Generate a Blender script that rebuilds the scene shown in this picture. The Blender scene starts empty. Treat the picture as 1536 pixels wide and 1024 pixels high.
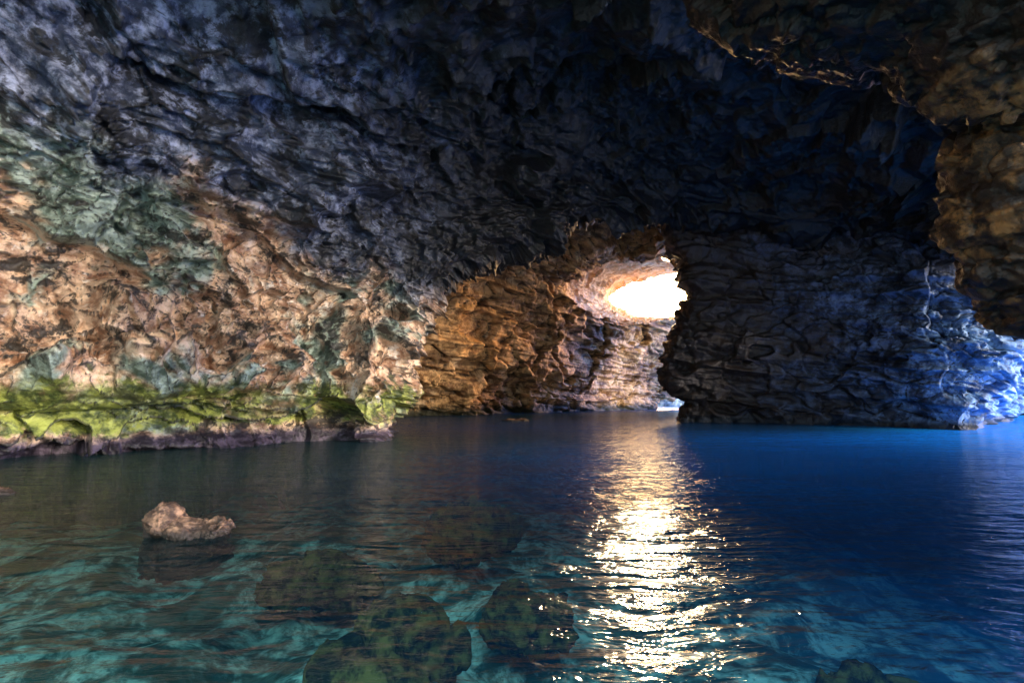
import bpy, bmesh, math, numpy as np
from mathutils import Vector
# ------------------------------------------------------------------ helpers
H=2.2; PITCH=math.atan(78/768.0)
cp,sp=math.cos(PITCH),math.sin(PITCH)
def P(px,py,d):
    a=(px-768)/768.0; b=(512-py)/768.0
    y=cp-b*sp; z=sp+b*cp
    s=d/y
    return (a*s,d,H+z*s)
def W(px,d,z):
    a=(px-768)/768.0
    zz=(z-H)/d
    b=(zz*cp-sp)/(cp+zz*sp)
    y=cp-b*sp
    return (a*d/y,d,z)
def hsh(ix,iy,iz,seed):
    h=(ix.astype(np.int64)*374761393+iy.astype(np.int64)*668265263+iz.astype(np.int64)*2147483647+seed*1274126177)&0xFFFFFFFF
    h=((h^(h>>13))*1274126177)&0xFFFFFFFF
    h=((h^(h>>16))*2246822519)&0xFFFFFFFF
    h=h^(h>>15)
    return (h&0xFFFFFF)/float(0xFFFFFF)
def vnoise(p,seed=0):
    i=np.floor(p).astype(np.int64); f=p-i; f=f*f*f*(f*(f*6-15)+10)
    r=0
    for dx in (0,1):
        wx=f[:,0] if dx else 1-f[:,0]
        for dy in (0,1):
            wy=f[:,1] if dy else 1-f[:,1]
            for dz in (0,1):
                wz=f[:,2] if dz else 1-f[:,2]
                r=r+wx*wy*wz*hsh(i[:,0]+dx,i[:,1]+dy,i[:,2]+dz,seed)
    return r*2-1
def fbm(p,o=4,seed=0,ridge=False,gain=.5):
    r=0;a=1;t=0
    for k in range(o):
        n=vnoise(p*(2.03**k)+k*17.3,seed+k)
        if ridge: n=1-2*np.abs(n)
        r=r+a*n;t+=a;a*=gain
    return r/t
def facets(p,size,seed,tilt=1.0,off=1.0,crack=.5,warp=.28,cw=.10):
    """angular broken-rock facets: every Voronoi cell is its own tilted plane"""
    q=p/np.array(size)
    q=q+warp*np.stack([vnoise(q*1.7,seed+5),vnoise(q*1.7,seed+6),vnoise(q*1.7,seed+7)],1)
    q=q+.06*np.stack([vnoise(q*5.3,seed+8),vnoise(q*5.3,seed+9),vnoise(q*5.3,seed+10)],1)
    i=np.floor(q).astype(np.int64)
    n=len(q);F1=np.full(n,9.);F2=np.full(n,9.);V=np.zeros(n);K=np.zeros(n)
    for dx in (-1,0,1):
        for dy in (-1,0,1):
            for dz in (-1,0,1):
                cx,cy,cz=i[:,0]+dx,i[:,1]+dy,i[:,2]+dz
                D=q-np.stack([cx+hsh(cx,cy,cz,seed),cy+hsh(cx,cy,cz,seed+1),cz+hsh(cx,cy,cz,seed+2)],1)
                d=np.sqrt((D**2).sum(1))
                v=(hsh(cx,cy,cz,seed+3)-.5)*off+tilt*((hsh(cx,cy,cz,seed+11)-.5)*D[:,0]+(hsh(cx,cy,cz,seed+12)-.5)*D[:,1]+(hsh(cx,cy,cz,seed+13)-.30)*D[:,2])*1.7
                m=d<F1
                F2=np.where(m,F1,np.minimum(F2,d)); V=np.where(m,v,V);K=np.where(m,hsh(cx,cy,cz,seed+14),K); F1=np.where(m,d,F1)
    e=np.clip((F2-F1)/cw,0,1); e=e*e*(3-2*e)
    return V+(e-1)*crack*np.clip(K*2-.7,0,1)
def rock_disp(p,s=1.0,amp=1.0,big=1.0,strata=1.0,fine=1.0):
    p=p/s
    tilt=p.copy(); tilt[:,2]=p[:,2]+.15*p[:,0]-.06*p[:,1]+.5*vnoise(p*.15,91)
    st=fbm(tilt*np.array([.09,.09,1.0]),2,11,True)
    st2=fbm(tilt*np.array([.25,.25,2.6]),2,13,True)
    rough=np.clip(.70+1.2*fbm(p/5.0,2,61),.12,1.4)*fine
    r2=np.clip(.80+.9*fbm(p/8.0+9,2,66),.3,1.25)
    d=big*1.5*fbm(p/7.0,3,1)+big*.5*fbm(p/2.6,2,3)
    d+=strata*(.40*st+.10*st2)
    d+=big*.95*facets(tilt,(5.,5.,3.2),15,1.1,1.0,.4)
    d+=.70*r2*facets(tilt,(2.5,2.5,1.6),20,1.1,1.0,.5)
    d+=.34*rough*facets(tilt+7,(1.05,1.05,.72),30,1.1,1.0,.5)
    d+=.12*rough*facets(tilt+3,(.44,.44,.34),40,1.0,1.0,.3)
    d+=.05*fbm(p/.6,3,50,True)
    return d*s*amp
FEAT=[(185,450,18.6,1.0,-2.6),(235,545,19,.9,-2.2),(215,300,18.5,1.4,-3.2),(250,220,18,1.5,-2.8),(150,520,18,.8,-1.6),(120,150,17,1.5,-2.),(330,240,19.5,1.3,-2.),(345,520,20.5,.7,-1.4),(430,300,22,1.2,-2.),(60,330,17,1.1,-1.8),(470,560,23,.7,-1.2),(90,560,17.5,.6,-1.2),
      (290,290,19.5,1.2,1.4),(350,430,20.5,1.5,1.0),(260,500,19.5,.9,1.2),(400,370,22,1.2,1.),(120,400,18,1.2,1.),(440,480,23,1.6,.8),(70,480,17.5,1.3,.9),(620,330,27,1.8,1.0),(520,260,24,1.8,-2.),(560,400,26,1.2,.8)]
def main_disp(p):
    d=rock_disp(p)
    x,z=p[:,0],p[:,2]
    zz=z+.5*vnoise(p*.5,77)
    m=np.clip((-9-x)/3,0,1)
    g=lambda c,w:np.exp(-((zz-c)/w)**2)
    d+=m*(.8*g(1.3,.8)-1.1*g(-.1,.5)-.9*g(3.0,.6))
    pw=p+.9*np.stack([vnoise(p*.6,81),vnoise(p*.6,82),vnoise(p*.6,83)],1)
    for (px,py,dd,r,a) in FEAT:
        c=np.array(P(px,py,dd)); q=(pw-c)/np.array([r*1.1,r*1.6,r*.75])
        d+=a*np.exp(-(q**2).sum(1))
    return d
def cr(c,ts):
    n=len(c); ts=np.clip(ts,0,n-1-1e-6); i=np.floor(ts).astype(int); f=(ts-i)
    g=lambda k:c[np.clip(k,0,n-1)]
    sh=(-1,)+(1,)*(c.ndim-1); f=f.reshape(sh)
    p0,p1,p2,p3=g(i-1),g(i),g(i+1),g(i+2)
    p0=np.where((i==0).reshape(sh),2*p1-p2,p0)
    p3=np.where((i>=n-2).reshape(sh),2*p2-p1,p3)
    return .5*((2*p1)+(p2-p0)*f+(2*p0-5*p1+4*p2-p3)*f*f+(3*p1-p0-3*p2+p3)*f**3)
def blur(a):
    b=a.copy();b[1:-1]=.25*a[:-2]+.5*a[1:-1]+.25*a[2:]
    c=b.copy();c[:,1:-1]=.25*b[:,:-2]+.5*b[:,1:-1]+.25*b[:,2:]
    return c
def sheet(name,net,cu,cv,mat,dispf=None,cut=None,flip=False,sgn=1):
    net=np.array(net,float)
    tv=np.concatenate([np.linspace(i,i+1,c,endpoint=False) for i,c in enumerate(cv)]+[[len(cv)]])
    tu=np.concatenate([np.linspace(i,i+1,c,endpoint=False) for i,c in enumerate(cu)]+[[len(cu)]])
    g=cr(net,tv)
    g=np.swapaxes(cr(np.swapaxes(g,0,1),tu),0,1)
    du=np.gradient(g,axis=1);dv=np.gradient(g,axis=0)
    n=np.cross(du,dv);n/=np.linalg.norm(n,axis=2,keepdims=True)+1e-9
    for _ in range(6): n=np.stack([blur(n[...,k]) for k in range(3)],-1)
    n/=np.linalg.norm(n,axis=2,keepdims=True)+1e-9
    pts=g.reshape(-1,3);nn=n.reshape(-1,3)*sgn
    base=pts.copy()
    if dispf is not None:
        D=dispf(pts).reshape(g.shape[:2]);D=.5*D+.5*blur(D)
        pts=pts+nn*D.reshape(-1)[:,None]
    nv,nu=len(tv),len(tu)
    idx=np.arange(nv*nu).reshape(nv,nu)
    f=np.stack([idx[:-1,:-1],idx[:-1,1:],idx[1:,1:],idx[1:,:-1]],-1).reshape(-1,4)
    if (sgn<0)!=flip: f=f[:,::-1]
    if cut is not None:
        cen=base[f].mean(1)
        f=f[~cut(cen)]
    return mk(name,pts,f,mat)
def mk(name,pts,f,mat,smooth=True):
    me=bpy.data.meshes.new(name)
    me.vertices.add(len(pts));me.vertices.foreach_set('co',np.ascontiguousarray(pts,dtype=np.float32).ravel())
    k=f.shape[1]
    me.loops.add(f.size);me.loops.foreach_set('vertex_index',np.ascontiguousarray(f,dtype=np.int32).ravel())
    me.polygons.add(len(f));me.polygons.foreach_set('loop_start',np.arange(0,f.size,k,dtype=np.int32))
    me.update(calc_edges=True);me.validate()
    me.polygons.foreach_set('use_smooth',[smooth]*len(me.polygons))
    ob=bpy.data.objects.new(name,me);bpy.context.collection.objects.link(ob)
    me.materials.append(mat)
    return ob
def blob(name,parts,voxel,mat,dispf,place=None):
    bm=bmesh.new()
    for (c,r) in parts:
        res=bmesh.ops.create_icosphere(bm,subdivisions=4,radius=1)
        for v in res['verts']:
            v.co=Vector((v.co.x*r[0]+c[0],v.co.y*r[1]+c[1],v.co.z*r[2]+c[2]))
    me=bpy.data.meshes.new(name);bm.to_mesh(me);bm.free()
    ob=bpy.data.objects.new(name,me);bpy.context.collection.objects.link(ob)
    m=ob.modifiers.new('r','REMESH');m.mode='VOXEL';m.voxel_size=voxel;m.use_smooth_shade=True
    s=ob.modifiers.new('s','SMOOTH');s.factor=.5;s.iterations=12
    dg=bpy.context.evaluated_depsgraph_get()
    me2=bpy.data.meshes.new_from_object(ob.evaluated_get(dg))
    ob.modifiers.clear();ob.data=me2
    n=len(me2.vertices);co=np.zeros(n*3,np.float32);no=np.zeros(n*3,np.float32)
    me2.vertices.foreach_get('co',co);me2.vertices.foreach_get('normal',no)
    co=co.reshape(-1,3).astype(float);no=no.reshape(-1,3)
    co=co+no*dispf(co)[:,None]
    me2.vertices.foreach_set('co',co.astype(np.float32).ravel());me2.update()
    me2.polygons.foreach_set('use_smooth',[True]*len(me2.polygons))
    me2.materials.clear();me2.materials.append(mat)
    return ob
# ------------------------------------------------------------------ materials
class N:
    def __init__(s,name):
        s.m=bpy.data.materials.new(name);s.m.use_nodes=True;s.t=s.m.node_tree
        s.t.nodes.clear();s.out=s.n('ShaderNodeOutputMaterial')
        s.geo=s.n('ShaderNodeNewGeometry');s.pos=s.geo.outputs['Position']
    def n(s,ty,**k):
        x=s.t.nodes.new(ty)
        for a,b in k.items(): setattr(x,a,b)
        return x
    def l(s,a,b): s.t.links.new(a,b)
    def set(s,sock,v):
        if isinstance(v,bpy.types.NodeSocket): s.l(v,sock)
        else: sock.default_value=v
    def math(s,op,a,b=0.,c=0.,clamp=False):
        x=s.n('ShaderNodeMath',operation=op,use_clamp=clamp)
        s.set(x.inputs[0],a);s.set(x.inputs[1],b);s.set(x.inputs[2],c);return x.outputs[0]
    def scale(s,v,sc):
        x=s.n('ShaderNodeVectorMath',operation='MULTIPLY');s.set(x.inputs[0],v);x.inputs[1].default_value=sc;return x.outputs[0]
    def noise(s,sc,detail=5,rough=.6,vec=None,dist=0.):
        x=s.n('ShaderNodeTexNoise');s.l(vec if vec is not None else s.pos,x.inputs['Vector'])
        x.inputs['Scale'].default_value=sc;x.inputs['Detail'].default_value=detail;x.inputs['Roughness'].default_value=rough;x.inputs['Distortion'].default_value=dist
        return x.outputs['Fac']
    def ss(s,v,a,b,lo=0.,hi=1.):
        x=s.n('ShaderNodeMapRange',interpolation_type='SMOOTHSTEP');s.set(x.inputs[0],v)
        for i,q in zip((1,2,3,4),(a,b,lo,hi)): x.inputs[i].default_value=q
        return x.outputs[0]
    def mix(s,f,a,b,blend='MIX'):
        x=s.n('ShaderNodeMix',data_type='RGBA',blend_type=blend)
        s.set(x.inputs[0],f)
        s.set(x.inputs[6],a if isinstance(a,bpy.types.NodeSocket) else (*a,1));s.set(x.inputs[7],b if isinstance(b,bpy.types.NodeSocket) else (*b,1))
        return x.outputs[2]
    def sep(s,v=None):
        x=s.n('ShaderNodeSeparateXYZ');s.l(v if v is not None else s.pos,x.inputs[0]);return x.outputs
    def finish_rock(s,col,rough=.6,bscale=1.0,bstr=.9,bdist=.12,crevice_shade=.82):
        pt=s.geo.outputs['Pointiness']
        col=s.mix(s.ss(pt,.490,.438,0,crevice_shade),col,(.010,.009,.008))  # crevices darkened by pointiness: shade put into the base colour
        b=s.n('ShaderNodeBsdfPrincipled');s.l(col,b.inputs['Base Color']);b.inputs['Roughness'].default_value=rough
        h=s.noise(3.0*bscale,5,.66)
        bu=s.n('ShaderNodeBump');bu.inputs['Strength'].default_value=bstr;bu.inputs['Distance'].default_value=bdist
        s.l(h,bu.inputs['Height']);s.l(bu.outputs[0],b.inputs['Normal'])
        s.l(b.outputs[0],s.out.inputs['Surface']);return s.m

def mat_main():
    s=N('limestone_cave')
    x,y,z=s.sep()[:3]
    n1=s.noise(.35,4,.65);n2=s.noise(1.3,6,.7);n3=s.noise(.2,4,.6,dist=.6);n4=s.noise(.75,5,.72)
    warm=s.mix(s.ss(n2,.38,.62),(.29,.15,.085),(.80,.57,.39))
    warm=s.mix(s.ss(n4,.56,.66),warm,(.82,.73,.64))
    teal=s.mix(s.ss(n2,.4,.6),(.04,.09,.07),(.30,.42,.37))
    col=s.mix(s.ss(n3,.48,.57,0,.9),warm,teal)
    col=s.mix(s.ss(n4,.47,.40,0,.94),col,(.032,.03,.028))
    gry=s.mix(s.ss(n2,.42,.66),(.035,.05,.095),(.47,.53,.74))
    gry=s.mix(s.ss(n4,.51,.42,0,.94),gry,(.014,.016,.022))
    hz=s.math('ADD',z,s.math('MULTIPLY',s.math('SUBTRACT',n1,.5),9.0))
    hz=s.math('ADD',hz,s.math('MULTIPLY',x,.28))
    col=s.mix(s.ss(hz,4.9,7.4),col,gry)  # higher rock turns bluish: blue light off the water put into the colour
    vault_shade=s.math('ADD',x,s.math('MULTIPLY',s.math('SUBTRACT',n1,.5),16.))
    vault_shade=s.math('ADD',vault_shade,s.math('MULTIPLY',s.math('SUBTRACT',n2,.5),8.))
    col=s.mix(s.math('MULTIPLY',s.ss(vault_shade,-13.,-.5,0,.98),s.ss(z,5.5,9.)),col,(.009,.009,.011))  # vault darkens towards the right: its shade is painted into the base colour
    gz=s.math('ADD',z,s.math('MULTIPLY',s.math('SUBTRACT',n4,.5),3.5))
    g=s.math('MULTIPLY',s.ss(gz,.6,1.0),s.ss(gz,2.9,2.0))
    g=s.math('MULTIPLY',g,s.ss(x,6.,-4.))
    g=s.math('MULTIPLY',g,s.ss(n1,.38,.5,.4,1.))
    algae=s.mix(s.ss(n2,.40,.64),(.05,.07,.018),(.42,.46,.10))
    col=s.mix(g,col,algae)
    low=s.ss(s.math('ADD',z,s.math('MULTIPLY',s.math('SUBTRACT',n2,.5),1.)),.85,.4)
    col=s.mix(low,col,s.mix(s.ss(n2,.45,.6),(.018,.013,.022),(.10,.075,.11)))
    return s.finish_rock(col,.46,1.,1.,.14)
def mat_warm(name='ochre_tunnel_rock',pale=0):
    s=N(name)
    x,y,z=s.sep()[:3]
    st=s.noise(1.0,5,.65,vec=s.scale(s.pos,(.12,.12,1.1)))
    n2=s.noise(.9,6,.7)
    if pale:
        col=s.mix(s.ss(n2,.36,.62),(.55,.32,.13),(.82,.60,.34))  # brighter copy of the ochre: light on the shaft painted into the colour
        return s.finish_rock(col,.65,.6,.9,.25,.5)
    col=s.mix(s.ss(n2,.36,.62),(.22,.10,.035),(.76,.46,.20))
    col=s.mix(s.ss(st,.50,.60,0,.8),col,(.10,.05,.02))
    col=s.mix(s.ss(s.noise(.4,4,.6),.56,.66,0,.7),col,(.76,.55,.32))
    gz=s.math('ADD',z,s.math('MULTIPLY',s.math('SUBTRACT',n2,.5),2.))
    col=s.mix(s.ss(gz,1.4,.3),col,(.03,.03,.012))
    return s.finish_rock(col,.65,.6,.9,.25)
def mat_right(name='limestone_painted_blue_light',pale=False):
    s=N(name)
    x,y,z=s.sep()[:3]
    n2=s.noise(1.0,6,.7);n1=s.noise(.2,4,.6)
    if pale:
        col=s.mix(s.ss(n2,.40,.62),(.10,.18,.25),(.45,.6,.7))
        return s.finish_rock(col,.5,.8,.9,.2)
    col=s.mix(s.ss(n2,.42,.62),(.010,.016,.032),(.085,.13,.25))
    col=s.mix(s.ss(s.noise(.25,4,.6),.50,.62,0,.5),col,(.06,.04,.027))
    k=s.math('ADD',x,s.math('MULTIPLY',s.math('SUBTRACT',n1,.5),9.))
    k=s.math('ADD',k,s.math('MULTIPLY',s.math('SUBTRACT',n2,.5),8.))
    col=s.mix(s.ss(k,24.,16.,0,.88),col,(.028,.018,.013))  # darker to the left: the wall's unlit side put into the colour
    blue_lit=s.mix(s.ss(n2,.38,.62),(.025,.08,.22),(.24,.46,.84))
    col=s.mix(s.math('MULTIPLY',s.ss(k,23.,30.,0,.95),s.ss(z,10.,4.5)),col,blue_lit)  # blue light on the right end painted into the colour
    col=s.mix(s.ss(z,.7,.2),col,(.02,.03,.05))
    return s.finish_rock(col,.5,.8,.9,.2)
def mat_brown():
    s=N('brown_overhang_rock')
    n2=s.noise(2.2,6,.7);z=s.sep()[2]
    col=s.mix(s.ss(n2,.42,.62),(.025,.013,.007),(.36,.175,.06))
    col=s.mix(s.ss(s.noise(.9,4,.6),.48,.58,0,.85),col,(.022,.015,.012))
    zz=s.math('ADD',z,s.math('MULTIPLY',s.math('SUBTRACT',n2,.5),1.5))
    col=s.mix(s.ss(zz,6.6,7.6,0,.94),col,(.009,.007,.007))  # upper overhang darkened by height: shade painted into the colour
    return s.finish_rock(col,.30,2.4,.9,.06)
def mat_boulder():
    s=N('tan_boulder')
    n2=s.noise(5,6,.7)
    col=s.mix(s.ss(n2,.42,.68),(.04,.02,.012),(.34,.20,.12))
    z=s.sep()[2]
    col=s.mix(s.ss(z,.17,.05),col,(.022,.015,.011))
    return s.finish_rock(col,.5,6,1.,.05)
def mat_seabed():
    s=N('seabed_pebbles')
    x,y,z=s.sep()[:3]
    n2=s.noise(1.6,6,.66,dist=.5)
    col=s.mix(s.ss(n2,.40,.62),(.025,.09,.08),(.46,.80,.72))
    col=s.mix(s.ss(s.noise(.55,5,.65),.48,.58,0,.85),col,(.035,.06,.035))
    col=s.mix(s.ss(s.noise(4.,4,.7),.52,.62,0,.6),col,(.03,.07,.06))
    col=s.mix(s.ss(x,2.,12.,0,.75),col,(.01,.14,.36))  # bluer to the right: deep water's tint put into the bed colour
    b=s.n('ShaderNodeBsdfDiffuse');s.l(col,b.inputs['Color']);s.l(b.outputs[0],s.out.inputs['Surface']);return s.m
def mat_sunk():
    s=N('submerged_rock_algae')
    n2=s.noise(3.5,5,.7)
    col=s.mix(s.ss(n2,.40,.62),(.012,.02,.014),(.15,.13,.04))
    b=s.n('ShaderNodeBsdfDiffuse');s.l(col,b.inputs['Color']);s.l(b.outputs[0],s.out.inputs['Surface']);return s.m
def mat_water():
    s=N('sea_water')
    x,y,z=s.sep()[:3]
    a=s.noise(1.0,2,.55,vec=s.scale(s.pos,(.6,1.9,1)),dist=.8)
    b=s.noise(1.0,3,.6,vec=s.scale(s.pos,(2.3,5.2,1)),dist=.6)
    c=s.noise(1.0,1,.5,vec=s.scale(s.pos,(.13,.33,1)))
    h=s.math('ADD',s.math('MULTIPLY',a,.55),s.math('ADD',s.math('MULTIPLY',b,.20),s.math('MULTIPLY',c,1.2)))
    bu=s.n('ShaderNodeBump');bu.inputs['Strength'].default_value=1.0;bu.inputs['Distance'].default_value=.29
    s.l(h,bu.inputs['Height'])
    fr=s.n('ShaderNodeFresnel');fr.inputs['IOR'].default_value=1.33;s.l(bu.outputs[0],fr.inputs['Normal'])
    gl=s.n('ShaderNodeBsdfGlossy');gl.inputs['Roughness'].default_value=.12;s.l(bu.outputs[0],gl.inputs['Normal'])
    tr=s.n('ShaderNodeBsdfTransparent')
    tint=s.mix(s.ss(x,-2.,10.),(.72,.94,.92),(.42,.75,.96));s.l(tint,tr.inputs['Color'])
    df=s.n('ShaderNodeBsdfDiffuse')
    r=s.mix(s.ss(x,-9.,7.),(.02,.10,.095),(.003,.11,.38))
    r=s.mix(s.ss(x,12.,27.),r,(.01,.36,1.0))  # blue underwater glow on the right put into the water colour
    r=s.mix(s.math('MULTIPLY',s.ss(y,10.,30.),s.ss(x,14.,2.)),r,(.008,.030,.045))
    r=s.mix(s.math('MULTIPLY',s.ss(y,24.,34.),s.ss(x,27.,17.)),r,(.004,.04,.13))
    s.l(r,df.inputs['Color'])
    m1=s.n('ShaderNodeMixShader');s.l(tr.outputs[0],m1.inputs[1]);s.l(df.outputs[0],m1.inputs[2])
    dist=s.ss(y,7.,28.,.05,.95);s.l(dist,m1.inputs[0])
    m2=s.n('ShaderNodeMixShader');s.l(fr.outputs[0],m2.inputs[0]);s.l(m1.outputs[0],m2.inputs[1]);s.l(gl.outputs[0],m2.inputs[2])
    s.l(m2.outputs[0],s.out.inputs['Surface']);return s.m
M=mat_main();MB=mat_warm();MB2=mat_warm('ochre_painted_sunlight',1);MC=mat_right();MP=mat_right('pale_gap_rock',True);MO=mat_brown();MR=mat_boulder();MS=mat_seabed();MK=mat_sunk();MW=mat_water()
# ------------------------------------------------------------------ main wall + vault
lip=[W(580,28,-3),W(572,27.3,0),P(584,590,28),P(625,485,30),P(690,418,32),P(780,374,35),P(870,346,38),P(960,338,40),P(1060,350,42),P(1200,372,40),P(1330,362,37),P(1440,375,32),(31,28,10.5),(42,24,14)]
back=[W(545,60,-3),W(540,60,0),P(545,585,60),P(565,460,60),P(610,380,60),P(715,325,60),P(850,295,60),P(960,285,62),P(1070,290,62),P(1200,310,60),P(1330,310,58),P(1440,320,50),(42,38,16),(54,32,17)]
v1=[W(470,24.5,-3),W(470,24.1,0),P(490,585,24),P(535,450,26),P(600,370,27),P(690,310,29),P(800,270,31),P(930,255,33),P(1070,262,34),P(1210,272,33),P(1340,265,30),P(1470,260,26),(27,20,13),(38,17,15)]
v2=[W(270,21,-3),W(270,20.6,0),P(280,585,20.),P(320,440,21.5),P(390,310,22),P(520,200,23),P(690,140,24),P(880,120,24.5),P(1080,120,24.5),P(1250,120,23),P(1420,110,21),(22,17,15),(26,14,16),(36,12,16)]
v3=[W(0,17.6,-3),W(0,17.2,0),P(0,590,16.6),P(20,400,17.5),P(80,200,17.5),P(260,30,17),P(520,-40,16.5),P(800,-60,16.5),P(1090,-60,16),P(1350,-80,15),(19,13,17),(23,11,16.5),(28,8,16.5),(34,7,16.5)]
v4=[(-21,11,-3),(-21,11,0),(-21,11,2.5),(-20,11.5,7),(-17,10,13),(-12,8,16.5),(-6,6,17.5),(0,5,17.5),(7,5,17),(14,4,17),(19,4,17),(24,4,17),(27,3,17),(31,2,17)]
v5=[(-25,-2,-3),(-25,-2,0),(-25,-2,3),(-24,-2,8),(-21,-2,15),(-15,-2,18),(-7,-2,18.5),(0,-2,18.5),(7,-2,18),(14,-2,18),(19,-2,18),(24,-2,18),(28,-2,18),(33,-2,18)]
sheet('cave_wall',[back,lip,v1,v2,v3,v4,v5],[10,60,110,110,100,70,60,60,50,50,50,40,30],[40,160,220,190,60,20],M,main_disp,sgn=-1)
# ------------------------------------------------------------------ inner tunnel with the sunlit opening
dB={480:[42,42,41,40,38,37,37,37,38],
 600:[50,50,48,45,42,40,39,39,40],
 700:[54,54,53,50,48,46,44,42,42],
 800:[60,60,60,57,55,52,48,45,44],
 900:[66,67,67,66,64,60,55,49,47],
 1000:[74,75,75,75,73,69,62,54,50],
 1070:[80,80,80,80,78,74,66,58,54]}
rows=[None,0,590,550,500,440,390,340,240]
net=[]
for i,r in enumerate(rows):
    line=[]
    for px,ds in dB.items():
        d=ds[i]
        line.append(W(px,d,-4) if r is None else (W(px,d,0) if r==0 else P(px,r,d)))
    net.append(line)
def topx(c):
    zz=(c[:,2]-H)/c[:,1]; b=(zz*cp-sp)/(cp+zz*sp)
    return 768+768*(c[:,0]/c[:,1])*(cp-b*sp), 512-768*b
def cutB(c):
    x,y=topx(c)
    e=((x-945)/94)**2+((y-434+.02*(x-945))/47)**2
    e+=.15*vnoise(c*.5,4)
    low=(x>985)&(y>601+4*vnoise(c*.8,9))
    right=(x>955)&(y<478)&(y>395)
    return (e<1)|low|right|(x>1040)  # right side also left open, unseen, to let warm glow into the tunnel
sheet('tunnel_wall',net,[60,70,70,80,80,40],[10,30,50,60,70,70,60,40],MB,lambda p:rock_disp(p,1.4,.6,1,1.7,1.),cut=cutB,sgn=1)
sh=[]
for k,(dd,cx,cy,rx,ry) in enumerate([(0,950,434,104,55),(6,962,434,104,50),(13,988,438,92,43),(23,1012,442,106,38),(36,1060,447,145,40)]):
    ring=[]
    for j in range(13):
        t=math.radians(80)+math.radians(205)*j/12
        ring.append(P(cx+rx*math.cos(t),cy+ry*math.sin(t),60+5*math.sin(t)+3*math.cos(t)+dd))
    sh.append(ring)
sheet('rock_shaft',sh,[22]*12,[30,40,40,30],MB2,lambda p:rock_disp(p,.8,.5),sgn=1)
# ------------------------------------------------------------------ right wall
Ledge=[(1008,None),(1012,0),(1036,608),(1018,588),(998,560),(996,520),(1018,475),(1032,440),(1028,405),(1008,370),(985,300)]
netC=[]
rowy=[None,0,608,588,560,520,475,440,405,360,290]
for i,r in enumerate(rowy):
    redge={0:1468,1:1470,2:1478,3:1490,4:1512,5:1540,6:1585,7:1620,8:1640,9:1660,10:1700}[i]
    lx=Ledge[i][0]
    line=[]
    pxs=[lx+70,lx,1100,1200,1300,1400,(1400+redge)/2+15,redge,redge+30]
    ds=[60,42,39.5,37.5,35,32,31.0,32.5,44]
    lean=[0,0,0,-.2,-.4,-.6,-.6,-.4,0,.8,2][i]
    for px,d in zip(pxs,ds):
        d=d+lean
        line.append(W(px,d,-4) if r is None else (W(px,d,0) if r==0 else P(px,r,d)))
    netC.append(line)
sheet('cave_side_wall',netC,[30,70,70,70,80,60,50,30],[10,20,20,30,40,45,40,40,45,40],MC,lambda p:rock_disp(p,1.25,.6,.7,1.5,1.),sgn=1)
far=[]
for z in (-4,0,4,9,16,24):
    far.append([(34,64,z),(42,58,z),(50,54,z),(60,52,z),(70,50,z),(74,56,z)])
sheet('added_far_wall',far,[60,60,60,50,30],[10,30,40,40,30],MC,lambda p:rock_disp(p,1.2,.9),sgn=1)  # added wall: covers bright sky past the side wall and blocks warm glow
sr=[(W(1010,92,0),(5,3,3.2)),(W(975,96,0),(7,3,2.6)),(W(1060,94,0),(5,3,5))]
blob('added_gap_rock',sr,.25,MP,lambda p:rock_disp(p,.8,.7,.6))  # rock added behind the low gap to cover the white sky
# ------------------------------------------------------------------ near overhang + hanging pillar
def E(px,py,d,rx,ry,rz):
    return (P(px,py,d),(rx,ry,rz))
k=8/768.
over=[E(1180,-62,8.5,130*k,1.6,140*k),E(1270,-42,8.3,140*k,1.7,140*k),E(1380,-26,8,150*k,1.8,125*k),E(1480,10,7.6,120*k,1.8,130*k),E(1580,20,7.2,160*k,2,150*k),E(1120,-70,8.8,90*k,1.5,110*k),
      E(1300,-200,7.5,260*k,3,160*k),E(1560,-150,7,260*k,3,200*k)]
blob('rock_overhang',over,.045,MO,lambda p:rock_disp(p,.36,.75,.5))
pil=[E(1535,250,8.6,105*k,1.2,110*k),E(1520,330,8.6,92*k,1.2,90*k),E(1545,390,8.6,95*k,1.1,60*k),E(1580,440,8.6,75*k,1,60*k),E(1600,200,8.6,150*k,1.4,200*k),E(1700,200,8.6,200*k,1.6,330*k)]
blob('hanging_rock_pillar',pil,.045,MO,lambda p:rock_disp(p,.36,.6,.5,1,.9))
# ------------------------------------------------------------------ boulders
blob('boulder',[(W(250,8.4,.08),(.32,.32,.34)),(W(288,8.4,.03),(.48,.34,.24)),(W(325,8.35,.06),(.22,.28,.22)),(W(280,8.5,-.3),(.62,.6,.35))],.012,MR,lambda p:rock_disp(p,.2,.6,.5,1.2))
blob('boulder',[(W(-2,11.6,0),(.30,.25,.10)),(W(-2,11.6,-.3),(.6,.5,.3))],.03,MR,lambda p:rock_disp(p,.12,.8,.6))
blob('boulder',[(W(770,42,-.05),(.8,.5,.22)),(W(785,42,-.1),(.5,.4,.22))],.06,MR,lambda p:rock_disp(p,.25,.8,.6))
# ------------------------------------------------------------------ submerged rocks
for (px,d,z,r) in [(565,5.15,-.80,(.62,.45,.45)),(600,7.1,-1.0,(.65,.45,.40)),(705,11.6,-.8,(.9,.9,.45)),(1330,7.4,-2.3,(1.0,.8,.5)),(790,8.6,-1.4,(.6,.5,.35)),(480,10.5,-1.4,(1.0,.6,.4)),(330,6.4,-1.6,(.4,.3,.3))]:
    c=W(px,d,z)
    blob('submerged_rock',[(c,r),((c[0]+r[0]*.6,c[1]+.1,c[2]-.1),(r[0]*.6,r[1]*.7,r[2]*.7)),((c[0]-r[0]*.5,c[1]-.1,c[2]-.15),(r[0]*.6,r[1]*.8,r[2]*.7))],.04,MK,lambda p:rock_disp(p,.3,.8,.7))
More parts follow.
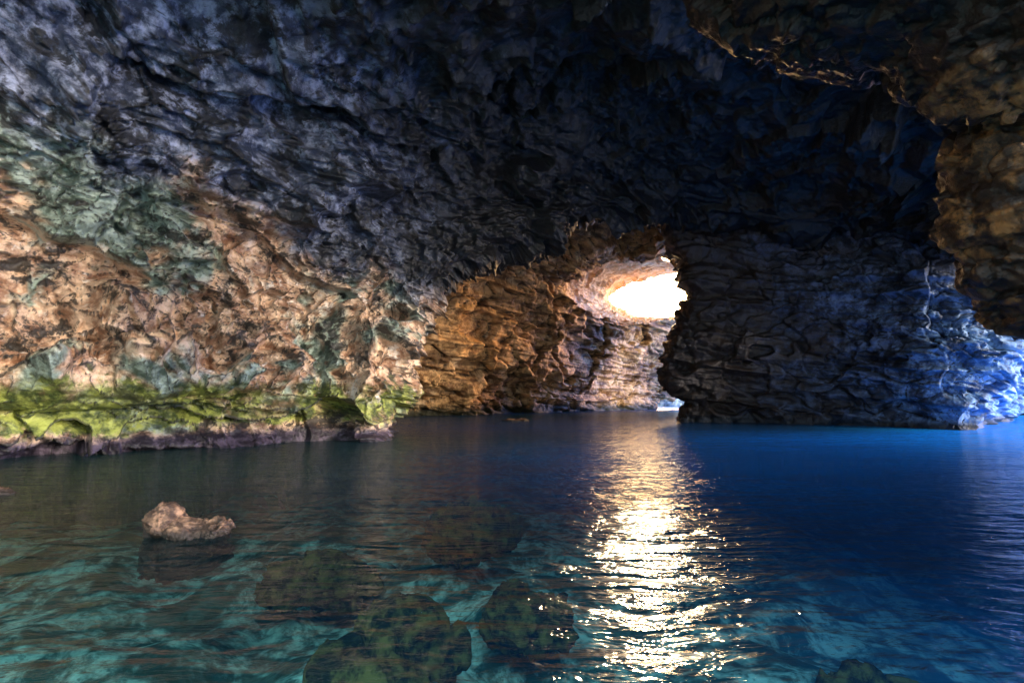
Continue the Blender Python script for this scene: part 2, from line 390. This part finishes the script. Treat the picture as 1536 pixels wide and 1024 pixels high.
# ------------------------------------------------------------------ seabed & water
xs=np.linspace(-45,60,420);ys=np.linspace(-12,95,420)
X,Y=np.meshgrid(xs,ys);pts=np.stack([X.ravel(),Y.ravel(),np.zeros(X.size)],1)
pts[:,2]=-1.5-.05*np.clip(pts[:,1],0,50)-.10*np.clip(pts[:,0],0,30)+.7*fbm(pts/2.0,4,7)
idx=np.arange(X.size).reshape(X.shape)
f=np.stack([idx[:-1,:-1],idx[:-1,1:],idx[1:,1:],idx[1:,:-1]],-1).reshape(-1,4)
mk('seabed',pts,f,MS)
S=3000
mk('deep_seabed',np.array([(-S,-S,-9),(S,-S,-9),(S,S,-9),(-S,S,-9)],float),np.array([[0,1,2,3]]),MS,False)
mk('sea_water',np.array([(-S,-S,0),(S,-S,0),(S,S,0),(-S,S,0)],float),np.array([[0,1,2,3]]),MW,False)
# ------------------------------------------------------------------ camera
cam=bpy.data.cameras.new('camera');co=bpy.data.objects.new('camera',cam);bpy.context.collection.objects.link(co)
cam.lens=18;cam.sensor_width=36;cam.clip_end=6000;cam.clip_start=.05
co.location=(0,0,H);co.rotation_euler=(math.radians(90)+PITCH,0,0)
bpy.context.scene.camera=co
# ------------------------------------------------------------------ light
sunp=Vector(P(955,436,100))-Vector((0,0,H));sd=sunp.normalized()
elev=math.asin(sd.z);az=math.atan2(sd.x,sd.y)
L=bpy.data.lights.new('sun','SUN');L.energy=4.5;L.angle=math.radians(.53);L.color=(1,.74,.42)
lo=bpy.data.objects.new('sun',L);bpy.context.collection.objects.link(lo)
lo.rotation_euler=(-sd).to_track_quat('-Z','Y').to_euler()
w=bpy.data.worlds.new('World');bpy.context.scene.world=w;w.use_nodes=True
t=w.node_tree;t.nodes.clear()
out=t.nodes.new('ShaderNodeOutputWorld')
sky=t.nodes.new('ShaderNodeTexSky');sky.sky_type='NISHITA';sky.sun_disc=False;sky.sun_elevation=elev;sky.sun_rotation=az
bg=t.nodes.new('ShaderNodeBackground');bg.inputs[1].default_value=.10;t.links.new(sky.outputs[0],bg.inputs[0])
tc=t.nodes.new('ShaderNodeTexCoord')
def added_glow(prev,d,k,colr,st):  # adds a broad directional glow to the sky as extra light
    d=Vector(d).normalized()
    v=t.nodes.new('ShaderNodeVectorMath');v.operation='DOT_PRODUCT';t.links.new(tc.outputs['Generated'],v.inputs[0]);v.inputs[1].default_value=d
    m=t.nodes.new('ShaderNodeMath');m.operation='MAXIMUM';t.links.new(v.outputs['Value'],m.inputs[0]);m.inputs[1].default_value=0
    p=t.nodes.new('ShaderNodeMath');p.operation='POWER';t.links.new(m.outputs[0],p.inputs[0]);p.inputs[1].default_value=k
    q=t.nodes.new('ShaderNodeMath');q.operation='MULTIPLY';t.links.new(p.outputs[0],q.inputs[0]);q.inputs[1].default_value=st
    b=t.nodes.new('ShaderNodeBackground');b.inputs[0].default_value=(*colr,1);t.links.new(q.outputs[0],b.inputs[1])
    a=t.nodes.new('ShaderNodeAddShader');t.links.new(prev,a.inputs[0]);t.links.new(b.outputs[0],a.inputs[1]);return a.outputs[0]
def dirv(az,el):
    az,el=math.radians(az),math.radians(el);return (math.sin(az)*math.cos(el),math.cos(az)*math.cos(el),math.sin(el))
o=bg.outputs[0]
o=added_glow(o,sd,20,(1,.55,.20),34)  # added wide halo round the sun, lights the tunnel
o=added_glow(o,sd,500,(1,.72,.36),45)
o=added_glow(o,dirv(57,14),40,(1,.52,.15),50)  # added warm fill for the tunnel wall, source unseen
o=added_glow(o,dirv(86,20),36,(.02,.25,1.0),42.0)  # added blue glow for light from the right, out of frame
o=added_glow(o,dirv(120,12),80,(1,.86,.70),112)  # added warm-white fill raking the left wall, source unseen
o=added_glow(o,dirv(190,58),6,(.80,.92,1.0),8)  # added pale fill from above and behind, lights the seabed
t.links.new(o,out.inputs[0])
sc=bpy.context.scene
sc.view_settings.view_transform='Standard';sc.view_settings.look='None';sc.view_settings.exposure=0
